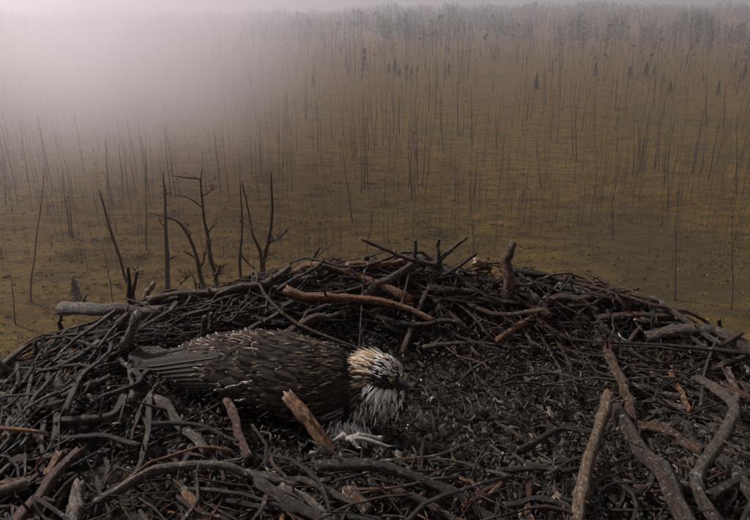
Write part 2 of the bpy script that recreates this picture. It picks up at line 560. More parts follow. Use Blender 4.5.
# the bigger snags that rise just beyond the nest on the left: full trees standing on the bog
def pt(px, py, Y):
    d = ray(px, py); p = d * (Y / d[1]); p = p.copy(); p[2] += H; return p
def big_snag(Y, trunk, w0, w1, branches, label, colour=SNAG):
    """trunk: pixel polyline from where it meets the nest rim up to its top; continued down to the ground"""
    P = [pt(x, y, Y) for x, y in trunk]
    gz = float(ground_h(np.array(P[0][0]), np.array(Y)))
    foot = np.array([P[0][0] + rng.normal(0, .15), Y, gz])
    root = empty('dead_tree', tuple(foot))
    sc = Y / cp / FPX * .72
    m = MB()
    low = P[0] - np.array([0, 0, 1.2])
    m.tube([foot - np.array([0, 0, .3]), foot * .5 + low * .5 + np.array([.06, .05, 0]), low] + P, w0 * sc * .8, w1 * sc * .5, 9, 40, colour, .1, .01)
    m.build('trunk', M_snag, root, foot)
    for br in branches:
        pts_, a, b_ = br
        m = MB(); Q = [pt(x, y, Y) for x, y in pts_]
        for k in range(1, len(Q)): Q[k][1] += (k / len(Q)) * rng.uniform(-.5, .5)
        PP = m.tube(Q, a * sc * .5, b_ * sc * .5, 7, 16, colour, .14, .012)
        for z in range(6):
            q = PP[rng.integers(3, 15)]; L = rng.uniform(5, 14) * sc; t = rng.uniform(-2.6, .6)
            e = q + np.array([math.cos(t) * L, rng.normal(0, .3) * L, abs(math.sin(t)) * L])
            m.tube([q, e], b_ * sc * .5, b_ * sc * .2, 5, 4, colour, .1)
        m.build('branch', M_snag, root, foot)
    tag(root, label, 'dead tree', 'dead snags just beyond the nest')
    return root
big_snag(19.0, [(168, 300), (167, 275), (166, 240), (165, 205), (164, 185), (163, 172)], 8, .8,
         [([(167, 262), (172, 258)], 4, 2), ([(166, 228), (160, 219)], 2, 1), ([(165, 198), (169, 190)], 2, 1)],
         'thick upright dead trunk rising behind the log, left of the crooked snags')
big_snag(9.0, [(205, 300), (203, 284), (199, 268), (195, 252), (188, 234), (178, 222), (163, 216), (148, 213)], 6.5, 1.2,
         [([(199, 268), (204, 262), (205, 242)], 4, 1.5), ([(190, 238), (186, 226)], 2, 1), ([(196, 284), (188, 278), (178, 287)], 3.5, 2), ([(197, 260), (190, 256), (186, 248)], 3, 1)],
         'crooked dead snag bending over to the left with a broken inner spur')
big_snag(9.6, [(218, 300), (217, 285), (214, 272), (210, 258), (209, 240), (207, 230), (203, 215), (201, 198), (200, 184), (202, 168)], 7, 1.2,
         [([(216, 278), (220, 270), (222, 262)], 5, 3), ([(201, 186), (192, 180), (178, 172)], 2.2, 1), ([(203, 208), (190, 200), (172, 197)], 2.2, .8), ([(201, 196), (211, 193)], 2, .8), ([(208, 232), (213, 228), (209, 224)], 3, 1)],
         'crooked dead snag with a wavy top and thin twigs, right of the one bending left')
big_snag(11.5, [(242, 300), (241, 280), (240, 250), (241, 215), (240, 182)], 5.5, 1.6,
         [([(240, 250), (231, 249)], 2, .8), ([(241, 255), (252, 268), (257, 280)], 2.5, 1.5), ([(240, 222), (244, 217)], 2, .8)],
         'straight dark dead pole between the crooked snags and the forked one')
big_snag(7.5, [(261, 300), (261, 285), (264, 262), (268, 240), (272, 214), (272, 190), (271, 172)], 6.5, 1.5,
         [([(262, 275), (260, 250), (253, 230), (248, 212), (245, 178)], 6, 1.3), ([(266, 249), (274, 244), (285, 237)], 4.5, 2.5), ([(264, 258), (272, 256), (280, 254)], 3, 1.2), ([(260, 276), (266, 266), (264, 250)], 3.5, 1.5)],
         'forked dead snag with a snapped side branch, rightmost of the near snags')
big_snag(13.0, [(135, 305), (131, 290), (126, 276), (119, 256), (111, 232), (104, 208), (99, 190)], 4.5, 1.2,
         [([(131, 290), (135, 280), (137, 270)], 4.5, 2)],
         'dead snag leaning left with a short forked spur at the nest rim')

# ------------------------------------------------------------------ living trees and shrubs
def crown_cards(m, ctr, rx, rz, n, size, colour, cone=True):
    for i in range(n):
        t = rng.random() * 6.28; f = rng.random()
        rr = rx * ((1 - f) ** .8 if cone else math.sqrt(max(0, 1 - (2 * f - 1) ** 2))) * math.sqrt(rng.random())
        if rng.random() < .25: rr *= 1.25
        p = np.array([ctr[0] + math.cos(t) * rr, ctr[1] + math.sin(t) * rr, ctr[2] + rz * f])
        a = rng.normal(0, 1, 3) * size; b = rng.normal(0, 1, 3) * size * .7
        c = np.array(colour) * rng.uniform(.55, 1.5)
        m.raw([p - a * .5, p + a * .5, p + b], [(0, 1, 2)], c)

def young_pine(label, group, px, py, h, n=90, colour=(.045, .05, .022), copy_of=None):
    b = ground_at(px, py)
    if copy_of:
        root = copy_of.copy(); col.objects.link(root)
        for ch in copy_of.children:
            c = ch.copy(); col.objects.link(c); c.parent = root
        root.scale = (h / copy_of['hh'] * rng.uniform(.8, 1.2),) * 2 + (h / copy_of['hh'],)
        root.rotation_euler[2] = rng.random() * 6.28
        root.location = tuple(b)
    else:
        root = empty('young_pine', tuple(b)); root['hh'] = h
        m = MB(); m.tube([(0, 0, -.1), (.03 * h, 0, .5 * h), (0, 0, h)], .03 * h, .006 * h, 5, 6, (.05, .04, .03)); m.build('trunk', M_snag, root)
        m = MB(); crown_cards(m, (0, 0, h * .06), h * .26, h * .98, n * 2, h * .06, colour); m.build('crown', M_leaf, root, smooth=False)
    tag(root, label, 'pine', group)
    return root
p0 = young_pine('small green young pine just beyond the nest on the left', 'young pines', 77, 300, 1.2, 300, (.075, .075, .045))
p1 = young_pine('small pine behind the right shoulder of the nest', 'young pines', 552, 290, 1.0, copy_of=p0)
far0 = young_pine('dark bushy pine in front of the far forest', 'pines in front of the forest', 395, 72, 3.2, 150, (.035, .042, .02))
pines = []
for i in range(50):
    px = rng.uniform(-20, 780); py = 36 + 55 * rng.random() ** 1.5
    if rng.random() < .25: px, py = rng.normal(400, 25), rng.normal(70, 5)
    if rng.random() < .25: px, py = rng.normal(690, 50), rng.normal(75, 14)
    if py < 30: continue
    pines.append((px, py, young_pine(None, None, px, py, rng.uniform(1.4, 3.0), copy_of=far0)))
label_rows(pines, [(0, 48, 'close before the forest'), (48, 62, 'in the far belt'), (62, 78, 'in the middle belt'), (78, 400, 'in the nearest belt')],
           'small dark pine', 'pine', 'loose belt of pines before the forest')

# far forest: reads as one mass
def make_forest():
    m = MB()
    V = []; F = []; C = []; k = 0
    n = 15000
    for i in range(n):
        a = rng.uniform(-.62, .62)
        d = 120 + 1030 * rng.random() ** .8
        if d < 400 and rng.random() > ((d - 90) / 310) ** 1.3: continue
        if vnoise(np.array(a * 25.), np.array(d * .01)) < .22: continue
        x, y = math.sin(a) * d, math.cos(a) * d
        z = float(ground_h(np.array(x), np.array(y)))
        h = rng.uniform(4.5, 10.0) * (.8 if d < 350 else 1.0) * (.65 + .8 * float(vnoise(np.array(a * 45. + 9), np.array(d * .004))))
        c = np.array((.040, .042, .024)) * rng.uniform(.6, 1.6)
        r = .05 + d * .00022
        tc = np.array(SNAG)
        V += [(x - r, y, z - .4), (x + r, y, z - .4), (x, y - r, z - .4), (x + rng.normal(0, .3), y, z + h)]
        F += [(k, k + 1, k + 3), (k + 1, k + 2, k + 3), (k + 2, k, k + 3)]; C += [tc] * 4; k += 4
        bare = rng.random() < (.93 if d < 330 else .45)
        cw = h * rng.uniform(.08, .17)
        for q in range(5 if bare else 24):
            f = rng.random() ** .7 if bare else -.2 + 1.2 * rng.random()
            t = rng.random() * 6.28; rr = cw * (1.15 - f) * math.sqrt(rng.random())
            p = np.array([x + math.cos(t) * rr, y + math.sin(t) * rr, z + h * (.25 + .78 * f)])
            s = h * .055 * (.5 if bare else 1)
            A = rng.normal(0, s, 3); B = rng.normal(0, s, 3)
            V += [tuple(p - A), tuple(p + A), tuple(p + B)]; F.append((k, k + 1, k + 2)); C += [c * rng.uniform(.7, 1.4)] * 3; k += 3
    # hundreds of further thin trunks on the open bog, past the ones that stand as things of their own
    T = MB()
    px = 0; py = 0
    for i in range(1500):
        if i % 4 == 0 or py < 30: px = rng.uniform(-60, 810); py = 34 + 235 * rng.random() ** 1.35
        else: px += rng.normal(0, 16); py = py + rng.normal(0, 5)
        if py < 31: continue
        b = ground_at(px, py)
        if b[1] < 24 or b[1] > 420: continue
        hh = rng.uniform(2.0, 5.6) * (1 if b[1] > 50 else .75); rr = max(.016, .00042 * b[1]); ln = rng.normal(0, .05) * hh
        pts = [b - np.array([0, 0, .2]), b + np.array([ln * .5 + rng.normal(0, .03), 0, hh * .5]), b + np.array([ln, 0, hh])]
        cc = np.array(SNAG) * rng.uniform(.7, 1.5)
        P_ = T.tube(pts, rr, rr * .3, 4, 6, cc, .1)
        for q in range(rng.integers(0, 5)):
            a_ = P_[rng.integers(2, 6)]; t_ = rng.random() * 6.28; l_ = rng.uniform(.15, .55)
            T.tube([a_, a_ + np.array([math.cos(t_) * l_, math.sin(t_) * l_, rng.uniform(-.1, .3)])], rr * .45, rr * .15, 3, 3, cc, .05)
    tt = T.build('faint_trunks', M_snag)
    tag(tt, 'faint thin bare trunks crowding the bog up to the forest', 'dead trees', kind='stuff')
    me = bpy.data.meshes.new('far_forest'); me.from_pydata(V, [], F)
    ca = me.color_attributes.new('col', 'FLOAT_COLOR', 'POINT')
    CC = np.ones((len(C), 4), np.float32); CC[:, :3] = np.array(C); ca.data.foreach_set('color', CC.ravel())
    me.materials.append(M_leaf)
    o = bpy.data.objects.new('far_forest', me); col.objects.link(o)
    tag(o, 'hazy conifer forest along the horizon', 'forest', kind='stuff')
make_forest()

# ------------------------------------------------------------------ the tree that carries the nest
NC = np.array([0.0, 0.95, H - 1.35])
gz = float(ground_h(np.array(0.), np.array(.95)))
tree = empty('nest_tree', (0, .95, gz))
m = MB(); m.tube([(0, 0, -.4), (.1, .05, 4), (-.06, 0, 9), (0, 0, H - 1.5 - gz)], .24, .14, 14, 30, (.10, .07, .05), .08); m.build('trunk', M_snag, tree)
for i in range(7):
    t = i / 7 * 6.28 + .4
    m = MB(); z0 = H - 2.6 - gz + .1 * i; e = np.array([math.cos(t) * .95, math.sin(t) * .8, H - 1.45 - gz])
    m.tube([(0, 0, z0), tuple(e * np.array([.5, .5, 1]) - np.array([0, 0, .5])), tuple(e)], .07, .035, 9, 14, (.10, .07, .05), .1)
    m.build('bough', M_snag, tree)
tag(tree, 'tall pine trunk with spread boughs carrying the big stick nest', 'tree')

# ------------------------------------------------------------------ NEST
NO = np.array([0.0, 0.95, -1.45])              # nest base, relative to camera
nest = empty('bird_nest', (NO[0], NO[1], H + NO[2]))
tag(nest, 'large eagle-type nest of piled weathered sticks filling the foreground', 'nest')

def build_core():
    na, nr = 120, 70
    V = []; F = []
    for i in range(nr):
        r = i / (nr - 1) * 1.0
        for j in range(na):
            t = j / na * 2 * math.pi
            x, y = math.cos(t) * r * 1.0, .95 + math.sin(t) * r * .85
            x, y = x * 1.06, .95 + (y - .95) * 1.04
            V.append((x, y, float(nest_h(x, y)) - .03))
    for i in range(nr - 1):
        for j in range(na):
            k = (j + 1) % na
            F.append((i * na + j, (i + 1) * na + j, (i + 1) * na + k, i * na + k))
    base = len(V)                                # skirt that closes the mass below
    for q, (s, z) in enumerate(((.93, -1.05), (.7, -1.3), (.3, -1.5))):
        for j in range(na):
            t = j / na * 2 * math.pi
            V.append((math.cos(t) * s, .95 + math.sin(t) * s * .85, z))
    prev = (nr - 1) * na
    for q in range(3):
        for j in range(na):
            k = (j + 1) % na
            F.append((prev + j, base + q * na + j, base + q * na + k, prev + k))
        prev = base + q * na
    F.append(tuple(prev + j for j in range(na - 1, -1, -1)))
    m = MB(); m.raw(V, F, (.03, .025, .02)); m.build('nest_lining', M_soil, nest, NO)
build_core()

COL = dict(grey=(.088, .068, .053), dark=(.046, .033, .024), brown=(.090, .052, .030), orange=(.24, .118, .050), pale=(.25, .20, .15), red=(.105, .050, .030), lgrey=(.155, .128, .105), mixed=(.185, .128, .082))
PALE_END = (.42, .33, .22)

sticks_made = [0]
def stick_obj(pts3, r0, r1, colour, label=None, sides=10, rings=22, kink=None, stubs=2, endcol=None, rough=.13):
    m = MB()
    L = sum(np.linalg.norm(np.array(pts3[i + 1]) - np.array(pts3[i])) for i in range(len(pts3) - 1))
    c = np.array(colour) * rng.uniform(.88, 1.12)
    P = m.tube(pts3, r0, r1, sides, rings, c, rough, (r0 * .28 if kink is None else kink), endcol)
    for s in range(stubs):
        q = P[rng.integers(2, rings - 2)]; d = unit(rng.normal(0, 1, 3) + np.array([0, -.2, .6]))
        l = r0 * (rng.uniform(1.6, 4.5) if rng.random() < .85 else rng.uniform(5, 8))
        m.tube([q, q + d * l * .5, q + d * l + rng.normal(0, r0 * .3, 3)], r0 * .38, r0 * .16, 6, 5, c, .1)
    o = m.build('stick', M_bark, nest, NO)
    if label: o['label'] = label
    sticks_made[0] += 1
    return o

def hero(pts, w, ckey, label=None, w2=None, lift=.012, stubs=2, endcol=None, kink=None, dY=0.0):
    """pts: (px, py[, extra lift]) along the stick as it lies on the nest surface"""
    out = []; lastY = None
    first = [hit(p[0], p[1], lift) for p in pts]
    ys = [f[1] for f in first]
    for p in pts:
        lf = lift + (p[2] if len(p) > 2 else 0)
        q = hit(p[0], p[1], lf, fallY=min(min(ys) + .06, 1.68))
        out.append(q + unit(ray(p[0], p[1])) * dY)
    D = np.mean([np.linalg.norm(q) for q in out])
    r0 = w / 2 * D / FPX * 1.0; r1 = (w2 or w * .7) / 2 * D / FPX
    n = max(12, int(18 * len(pts) / 3) + 6)
    return stick_obj(out, r0, r1, COL[ckey], label, 12, n, r0 * .16 if kink is None else kink, stubs, endcol)

def standing(px0, py0, px1, py1, w, ckey, label=None, w2=None, mid=None, endcol=None, lean=0.0):
    """a stick that stands up out of the pile: foot on the surface, top at its own place above"""
    a = hit(px0, py0, -.01, fallY=1.62)
    d = ray(px1, py1); b = d * ((a[1] + lean) / d[1])
    pts = [a]
    if mid:
        dm = ray(*mid); pts.append(dm * ((a[1] + lean * .5) / dm[1]))
    pts.append(b)
    D = np.linalg.norm(a)
    return stick_obj(pts, w / 2 * D / FPX, (w2 or w * .7) / 2 * D / FPX, COL[ckey], label, 10, 16, None, 1, endcol)

heroes = [
 ([(64, 309, .03), (110, 311, .03), (158, 313, .02)], 10, 'grey', 'thick straight grey branch jutting out over the left rim', 10),
 ([(150, 300, .02), (195, 294, .02), (240, 287, .02), (268, 284, .02)], 8, 'brown', 'brown branch on the left rim with a sunlit upper side', 7),
 ([(172, 316), (190, 302), (225, 297), (270, 296)], 10, 'dark', 'dark curved branch under the brown one on the left rim', 7),
 ([(150, 330), (200, 326), (250, 318), (300, 309)], 8, 'dark', None, 5),
 ([(190, 352), (225, 347), (262, 336), (300, 334)], 9, 'dark', 'dark branch lying along behind the back of the bird', 6),
 ([(43, 394), (60, 365), (76, 338, .01)], 8, 'grey', None, 5),
 ([(36, 397), (64, 376), (97, 347)], 6, 'lgrey', None, 4),
 ([(50, 402), (82, 388), (108, 377)], 7, 'grey', None, 5),
 ([(-6, 360, .01), (18, 378, .01), (36, 398)], 4, 'lgrey', None, 4),
 ([(-5, 395), (25, 402), (57, 407)], 9, 'pale', 'pale split branch with a whitened broken end at the left edge', 7),
 ([(-4, 415), (30, 410), (60, 402)], 6, 'grey', None, 5),
 ([(58, 421), (90, 419), (114, 413), (126, 394), (148, 370)], 7, 'grey', 'bent grey branch curving up towards the tail of the bird', 4),
 ([(131, 400), (132, 386), (129, 368)], 6, 'grey', None, 4),
 ([(150, 396, .01), (147, 430, .015), (141, 465), (120, 492)], 7, 'grey', 'slim grey stick running down from below the wing tip', 5),
 ([(158, 400, .01), (180, 421, .01), (207, 452)], 10, 'grey', 'thick grey stick slanting down below the wing of the bird', 7),
 ([(148, 424, .02), (195, 425, .02), (238, 442, .01)], 4.5, 'dark', None, 3),
 ([(228, 402, .015), (238, 428, .015), (249, 458)], 10, 'red', 'reddish stub standing against the lower edge of the wing', 8),
 ([(100, 501), (130, 484, .01), (158, 468, .015), (215, 465, .015), (250, 476, .01), (296, 486)], 11, 'lgrey', 'long pale barked branch across the bottom left, its upper side bright', 7),
 ([(-5, 490), (25, 481), (46, 477), (60, 455)], 9, 'orange', 'bent orange brown branch at the bottom left', 8),
 ([(-5, 463), (30, 460), (68, 452)], 9, 'brown', None, 6),
 ([(12, 530), (45, 488, .02), (78, 452, .02)], 12, 'red', 'dark reddish branch slanting over the bottom left corner', 10),
 ([(28, 526), (42, 505), (52, 485)], 9, 'brown', None, 8),
 ([(70, 528), (75, 505), (79, 487)], 13, 'lgrey', 'short thick grey stub at the bottom left', 11),
 ([(186, 494), (200, 512), (212, 530)], 9, 'orange', 'orange peeled stick at the bottom edge left of centre', 7),
 ([(44, 422), (43, 442), (44, 462)], 5, 'grey', None, 3),
 ([(22, 468), (40, 445), (28, 425)], 4, 'brown', None, 3),
 ([(318, 466, .02), (370, 464, .02), (405, 472, .015), (450, 494), (508, 526)], 11, 'dark', 'long dark branch running to the bottom edge from the centre', 8),
 ([(246, 474), (285, 478), (312, 483), (352, 502)], 8, 'grey', None, 5),
 ([(283, 488, .01), (310, 500, .01), (338, 526)], 9, 'lgrey', 'grey stick slanting down to the bottom edge below the bird', 6),
 ([(352, 494), (360, 501), (368, 510)], 13, 'brown', 'short stub with a pale sawn-looking broken end', 12),
 ([(466, 504), (484, 493), (504, 480)], 7, 'red', None, 5),
 ([(281, 524), (284, 505), (287, 488)], 6, 'orange', None, 4),
 ([(608, 396, .07), (602, 420, .055), (594, 445, .04), (584, 480, .02), (576, 528)], 11, 'mixed', 'upright split branch with an orange torn top, right of centre', 13),
 ([(612, 404, .02), (634, 440, .03), (662, 474, .03), (692, 530, .02)], 13, 'dark', 'thick dark branch leaning away from the orange-topped one', 12),
 ([(607, 345), (611, 362, .02), (623, 384, .03), (628, 402, .02), (633, 421)], 8, 'brown', 'curved brown stick hooking down into the cup on the right', 7),
 ([(699, 379, .02), (718, 391, .04), (734, 406, .05), (724, 434, .05), (702, 464, .04), (698, 490, .02), (724, 530)], 10, 'grey', 'long S-shaped grey branch at the right side', 9),
 ([(633, 428), (664, 431, .01), (702, 452)], 10, 'brown', 'brown stick with a knobbly end beside the S-shaped branch', 7),
 ([(625, 383), (655, 392), (682, 396)], 5, 'grey', None, 4),
 ([(633, 407), (655, 401), (692, 409)], 5, 'grey', None, 3),
 ([(498, 470), (540, 468), (572, 470), (598, 464)], 5, 'dark', None, 4),
 ([(671, 372), (679, 390), (690, 410)], 5, 'orange', None, 4),
 ([(700, 372), (722, 366), (752, 352)], 6, 'brown', None, 4),
 ([(684, 492), (715, 488), (756, 492)], 7, 'grey', None, 5),
 ([(728, 372), (738, 395), (734, 410)], 6, 'lgrey', None, 4),
 ([(288, 291, .02), (318, 297, .025), (345, 298, .025), (392, 304, .02), (434, 321, .01)], 10, 'orange', 'long orange brown branch crossing the nest behind the head of the bird', 6),
 ([(288, 333), (308, 321, .01), (330, 315, .015), (352, 311)], 8, 'brown', None, 5),
 ([(366, 295), (392, 278, .02), (424, 261, .03)], 9, 'brown', 'brown branch slanting up to the top of the pile', 7),
 ([(348, 264, .02), (378, 264, .02), (405, 260, .02)], 6, 'orange', None, 4),
 ([(385, 322), (425, 325, .01), (450, 320, .02), (466, 331)], 6, 'dark', 'low dark arching stick right above the head of the bird', 4),
 ([(425, 347), (455, 342), (500, 345)], 4.5, 'grey', None, 3),
 ([(428, 287), (460, 290, .01), (500, 296)], 7, 'dark', None, 5),
 ([(438, 300), (470, 299), (510, 303)], 6, 'dark', None, 5),
 ([(246, 312), (290, 305), (332, 302)], 7, 'dark', None, 5),
 ([(476, 262), (488, 268), (502, 279)], 8, 'orange', 'thick orange stub at the top of the pile beside the upright branch', 9),
 ([(506, 283), (527, 291), (540, 303), (546, 315)], 11, 'lgrey', 'rough grey curved branch right of the upright stub', 11),
 ([(512, 271), (550, 277, .01), (592, 291)], 8, 'dark', None, 5),
 ([(498, 340), (515, 328, .01), (532, 318)], 6, 'orange', None, 5),
 ([(541, 303), (558, 297, .02), (578, 299, .02), (598, 310)], 8, 'brown', None, 6),
 ([(650, 336), (678, 328, .02), (716, 331, .02), (752, 352)], 9, 'grey', 'grey branch arching along the right rim', 8),
 ([(600, 318), (640, 314, .01), (672, 316)], 8, 'brown', None, 6),
 ([(560, 286), (600, 296, .01), (640, 305)], 8, 'dark', None, 5),
 ([(100, 398), (140, 380), (120, 360)], 5, 'dark', None, 4),
 ([(60, 440), (100, 436), (140, 446)], 7, 'dark', None, 5),
 ([(230, 500), (300, 512), (380, 520)], 8, 'dark', None, 6),
 ([(395, 490), (450, 516), (470, 530)], 7, 'brown', None, 6),
 ([(505, 505), (540, 498), (580, 512)], 7, 'dark', None, 5),
 ([(520, 450), (560, 430), (600, 432)], 6, 'dark', None, 4),
 ([(640, 500), (655, 470), (650, 440)], 5, 'grey', None, 4),
]
for h_ in heroes:
    pts, w, ck, lab, w2 = h_
    ec = (.34, .17, .07) if ck == 'mixed' else PALE_END if ck in ('orange', 'brown', 'red', 'pale') and rng.random() < .7 else None
    hero(pts, w, ck, lab, w2, endcol=ec)
# long thin crossing twigs on the top of the pile and things that stick up
standing(440, 266, 362, 239, 5, 'brown', 'thin crooked twig reaching up to the left from the top of the pile', 3, (400, 256))
standing(436, 263, 466, 238, 5, 'brown', 'thin stick pointing up right at the top of the pile', 4)
standing(430, 286, 476, 254, 4, 'dark', None, 3)
standing(415, 262, 415, 241, 5, 'dark', None, 3)
standing(439, 262, 439, 240, 4, 'dark', None, 3)
standing(396, 266, 395, 251, 4, 'dark', None, 3)
standing(308, 276, 319, 248, 4, 'dark', None, 2.5)
standing(303, 276, 324, 260, 4, 'dark', None, 2.5)
standing(505, 302, 513, 243, 12, 'brown', 'stout upright broken branch on the far rim with a pale top', 7, (504, 272), PALE_END)  # its white highlight is put into the colour as a pale end
standing(132, 308, 128, 268, 5, 'brown', None, 2.5)
standing(131, 296, 137, 271, 4, 'brown', None, 2)
standing(118, 357, 136, 316, 11, 'lgrey', 'upright grey stub just left of the tail of the bird', 10, None, PALE_END)
standing(119, 340, 128, 315, 9, 'red', None, 7)
standing(206, 348, 205, 318, 6, 'brown', None, 5)
standing(214, 340, 211, 314, 5, 'brown', None, 4)
standing(44, 364, 35, 342, 5, 'dark', None, 3.5)
standing(62, 330, 62, 312, 4, 'dark', None, 3)
standing(146, 298, 154, 283, 6, 'pale', 'short whitish splinter on the left rim', 4, None, (.6, .58, .56))
standing(655, 340, 652, 318, 4, 'dark', None, 2.5)
standing(690, 362, 742, 333, 4, 'dark', None, 3)
standing(722, 335, 719, 320, 4, 'dark', None, 3)

# sticks woven around the rim, laid by hand of chance
def chance_stick(big=True):
    """returns polyline (relative to camera) of a stick lying on the pile"""
    while True:
        if rng.random() < .72:
            t = rng.uniform(-.3, math.pi + .3) if rng.random() < .6 else rng.uniform(0, 2 * math.pi); rr = rng.uniform(.62, 1.0)
            x, y = math.cos(t) * rr, .95 + math.sin(t) * rr * .85
            if x > 0: x *= 1.12; y = .95 + (y - .95) * (1 + .12 * min(1, x * 2))
        else:
            x, y = rng.uniform(-.95, .95), rng.uniform(.55, 1.7)
        r = nest_r(x, y)
        if r > 1.0: continue
        rc = math.sqrt(((x - .25) / .62) ** 2 + ((y - 1.27) / .30) ** 2)
        if rc < 1.15 and rng.random() < (.96 if big else .86): continue
        break
    th = math.atan2((y - .95) / .85, x) + math.pi / 2
    ang = th + rng.normal(0, .55 if rng.random() < .65 else 1.5)
    L = rng.uniform(.22, .75) if big else rng.uniform(.05, .32)
    bend = rng.normal(0, .25) * L
    dx, dy = math.cos(ang), math.sin(ang); nx, ny = -dy, dx
    n = 6
    s = np.linspace(-.5, .5, n)
    X = x + dx * s * L + nx * bend * (s * s * 4 - .5) * .5 + rng.normal(0, L * .03, n)
    Y = y + dy * s * L + ny * bend * (s * s * 4 - .5) * .5 + rng.normal(0, L * .018, n)
    Z = nest_h(X, Y)
    A = np.polyfit(s, Z, 1); A[0] = np.clip(A[0], -.3 * L, .3 * L)
    lin = np.polyval(A, s)
    Z = lin * .5 + Z * .5 + rng.normal(0, .16 if rng.random() < .12 else .035) * L * s * 2
    over = (Z - np.array(nest_h(X, Y))).max()
    if over > .07: Z = np.array(nest_h(X, Y)) + .01
    return np.stack([X, Y, Z], 1), r
keys = ['dark'] * 8 + ['grey'] * 5 + ['brown'] * 6 + ['lgrey'] * 2 + ['orange'] + ['red'] * 3

def bird_zone(P):
    """keep the bird's own place free"""
    return ((P[:, 0] > -.54) & (P[:, 0] < .10) & (P[:, 1] > .95) & (P[:, 1] < 1.30)).any()
while sticks_made[0] < 300:
    P, r = chance_stick(True)
    if bird_zone(P): continue
    rad = rng.choice([rng.uniform(.0035, .006), rng.uniform(.005, .0095)]) * (1.15 if P[:, 1].mean() < 1.1 else 1.0)
    P[:, 2] += rng.uniform(-.012, .028)
    if rad > .008: P[:, 2] -= .008
    stick_obj(P, rad, rad * rng.uniform(.4, .85), COL[keys[rng.integers(len(keys))]], None, 9, 16, None, 2,
              PALE_END if rng.random() < .2 else None)
# the smaller ones joined into one part
m = MB(); made = 0
while made < 6500:
    P, r = chance_stick(False)
    if bird_zone(P): 
        P[:, 2] -= .02
    k = rng.random()
    rad = .0010 + .0034 * rng.random() ** 1.6
    P[:, 2] += rng.uniform(-.028, .024)
    c = np.array(COL[keys[rng.integers(len(keys))]]) * rng.uniform(.6, 1.4)
    m.tube(P, rad, rad * .5, 5, 8, c, .2, rad * 1.1)
    made += 1
tw = m.build('twigs', M_bark, nest, NO); tag(tw, kind='stuff')

# litter of bark chips, crumbs and fine stems in the cup
m = MB()
nch = 22000
for i in range(nch):
    if i % 3:
        t = rng.random() * 6.28; q = math.sqrt(rng.random()) * 1.15
        x, y = .25 + math.cos(t) * q * .75, 1.25 + math.sin(t) * q * .45
    else:
        t = rng.random() * 6.28; q = math.sqrt(rng.random()) * .97
        x, y = math.cos(t) * q, .95 + math.sin(t) * q * .85
    if y < .45: continue
    z = float(nest_h(x, y)) + rng.uniform(-.028, .006)
    c0 = np.array([x, y, z])
    u = rng.random()
    if u < .78:
        s = rng.uniform(.003, .008) if u < .6 else rng.uniform(.008, .017); a = unit(rng.normal(0, 1, 3)) * s; b = unit(rng.normal(0, 1, 3)) * s * .6; c = np.array([0, 0, s * .35])
        V = [c0 - a, c0 + b, c0 + a, c0 - b, c0 + c - a * .2 + b * .1]
        F = [(0, 1, 4), (1, 2, 4), (2, 3, 4), (3, 0, 4), (3, 2, 1, 0)]
    else:
        L = rng.uniform(.01, .045); a = rng.normal(0, 1, 3); a[2] *= .3; a = unit(a) * L * .5; w = unit(np.cross(a, (0, 0, 1.))) * rng.uniform(.0007, .0022)
        up = np.array([0, 0, np.linalg.norm(w) * 1.4]); k_ = rng.normal(0, L * .12, 3)
        V = [c0 - a - w, c0 - a + w, c0 - a + up, c0 + k_ - w, c0 + k_ + w, c0 + k_ + up, c0 + a - w, c0 + a + w, c0 + a + up]
        F = [(0, 3, 5, 2), (1, 2, 5, 4), (3, 6, 8, 5), (4, 5, 8, 7), (0, 2, 1), (6, 7, 8)]
    v = rng.random()
    base = (.030, .022, .016) if v < .55 else ((.062, .046, .034) if v < .88 else ((.12, .098, .078) if v < .985 else (.40, .37, .34)))
    m.raw(V, F, np.array(base) * rng.uniform(.6, 1.3))
lt = m.build('litter', M_litter, nest, NO, smooth=False); tag(lt, kind='stuff')

# ------------------------------------------------------------------ THE BIRD
BO = np.array([-.22, 1.17, -.80])
bird = empty('bird', (BO[0], BO[1], H + BO[2]))
tag(bird, 'brown bird of prey with white tipped feathers and shaggy white head, crouching in the nest', 'bird')
# spine: x, y, z, half-width (y), half-height (z)
S = np.array([
 (-.440, 1.238, -.712, .012, .010),
 (-.400, 1.232, -.712, .034, .028),
 (-.340, 1.218, -.712, .060, .052),
 (-.270, 1.198, -.712, .080, .070),
 (-.190, 1.172, -.712, .088, .078),
 (-.120, 1.150, -.712, .082, .076),
 (-.070, 1.135, -.706, .064, .068),
 (-.038, 1.128, -.694, .046, .054),
 (-.012, 1.122, -.682, .036, .042),
 (.010, 1.116, -.676, .033, .037),
 (.030, 1.110, -.676, .028, .031),
 (.046, 1.104, -.680, .018, .020),
 (.055, 1.101, -.682, .008, .009)])
SX = np.linspace(0, 1, len(S))
def spine(t):
    """t along the body, 0 tail .. 1 head front"""
    return np.array([np.interp(t, SX, S[:, i]) for i in range(5)])
def t_of_x(x): return np.interp(x, S[:, 0], SX)
m = MB(); rings, sides = 60, 28
V = []; F = []
for i in range(rings):
    # smooth interpolation
    t = i / (rings - 1)
    s = (spine(max(0, t - .03)) + 2 * spine(t) + spine(min(1, t + .03))) / 4
    for j in range(sides):
        a = 2 * math.pi * j / sides
        wob = 1 + .02 * math.sin(7 * a + t * 30)
        V.append((s[0], s[1] + math.sin(a) * s[3] * wob, s[2] + math.cos(a) * s[4] * wob))
for i in range(rings - 1):
    for j in range(sides):
        k = (j + 1) % sides
        F.append((i * sides + j, i * sides + k, (i + 1) * sides + k, (i + 1) * sides + j))
F.append(tuple(range(sides - 1, -1, -1))); F.append(tuple((rings - 1) * sides + j for j in range(sides)))
m.raw(V, F, (.030, .023, .018))
body = m.build('body', M_feather, bird, BO)

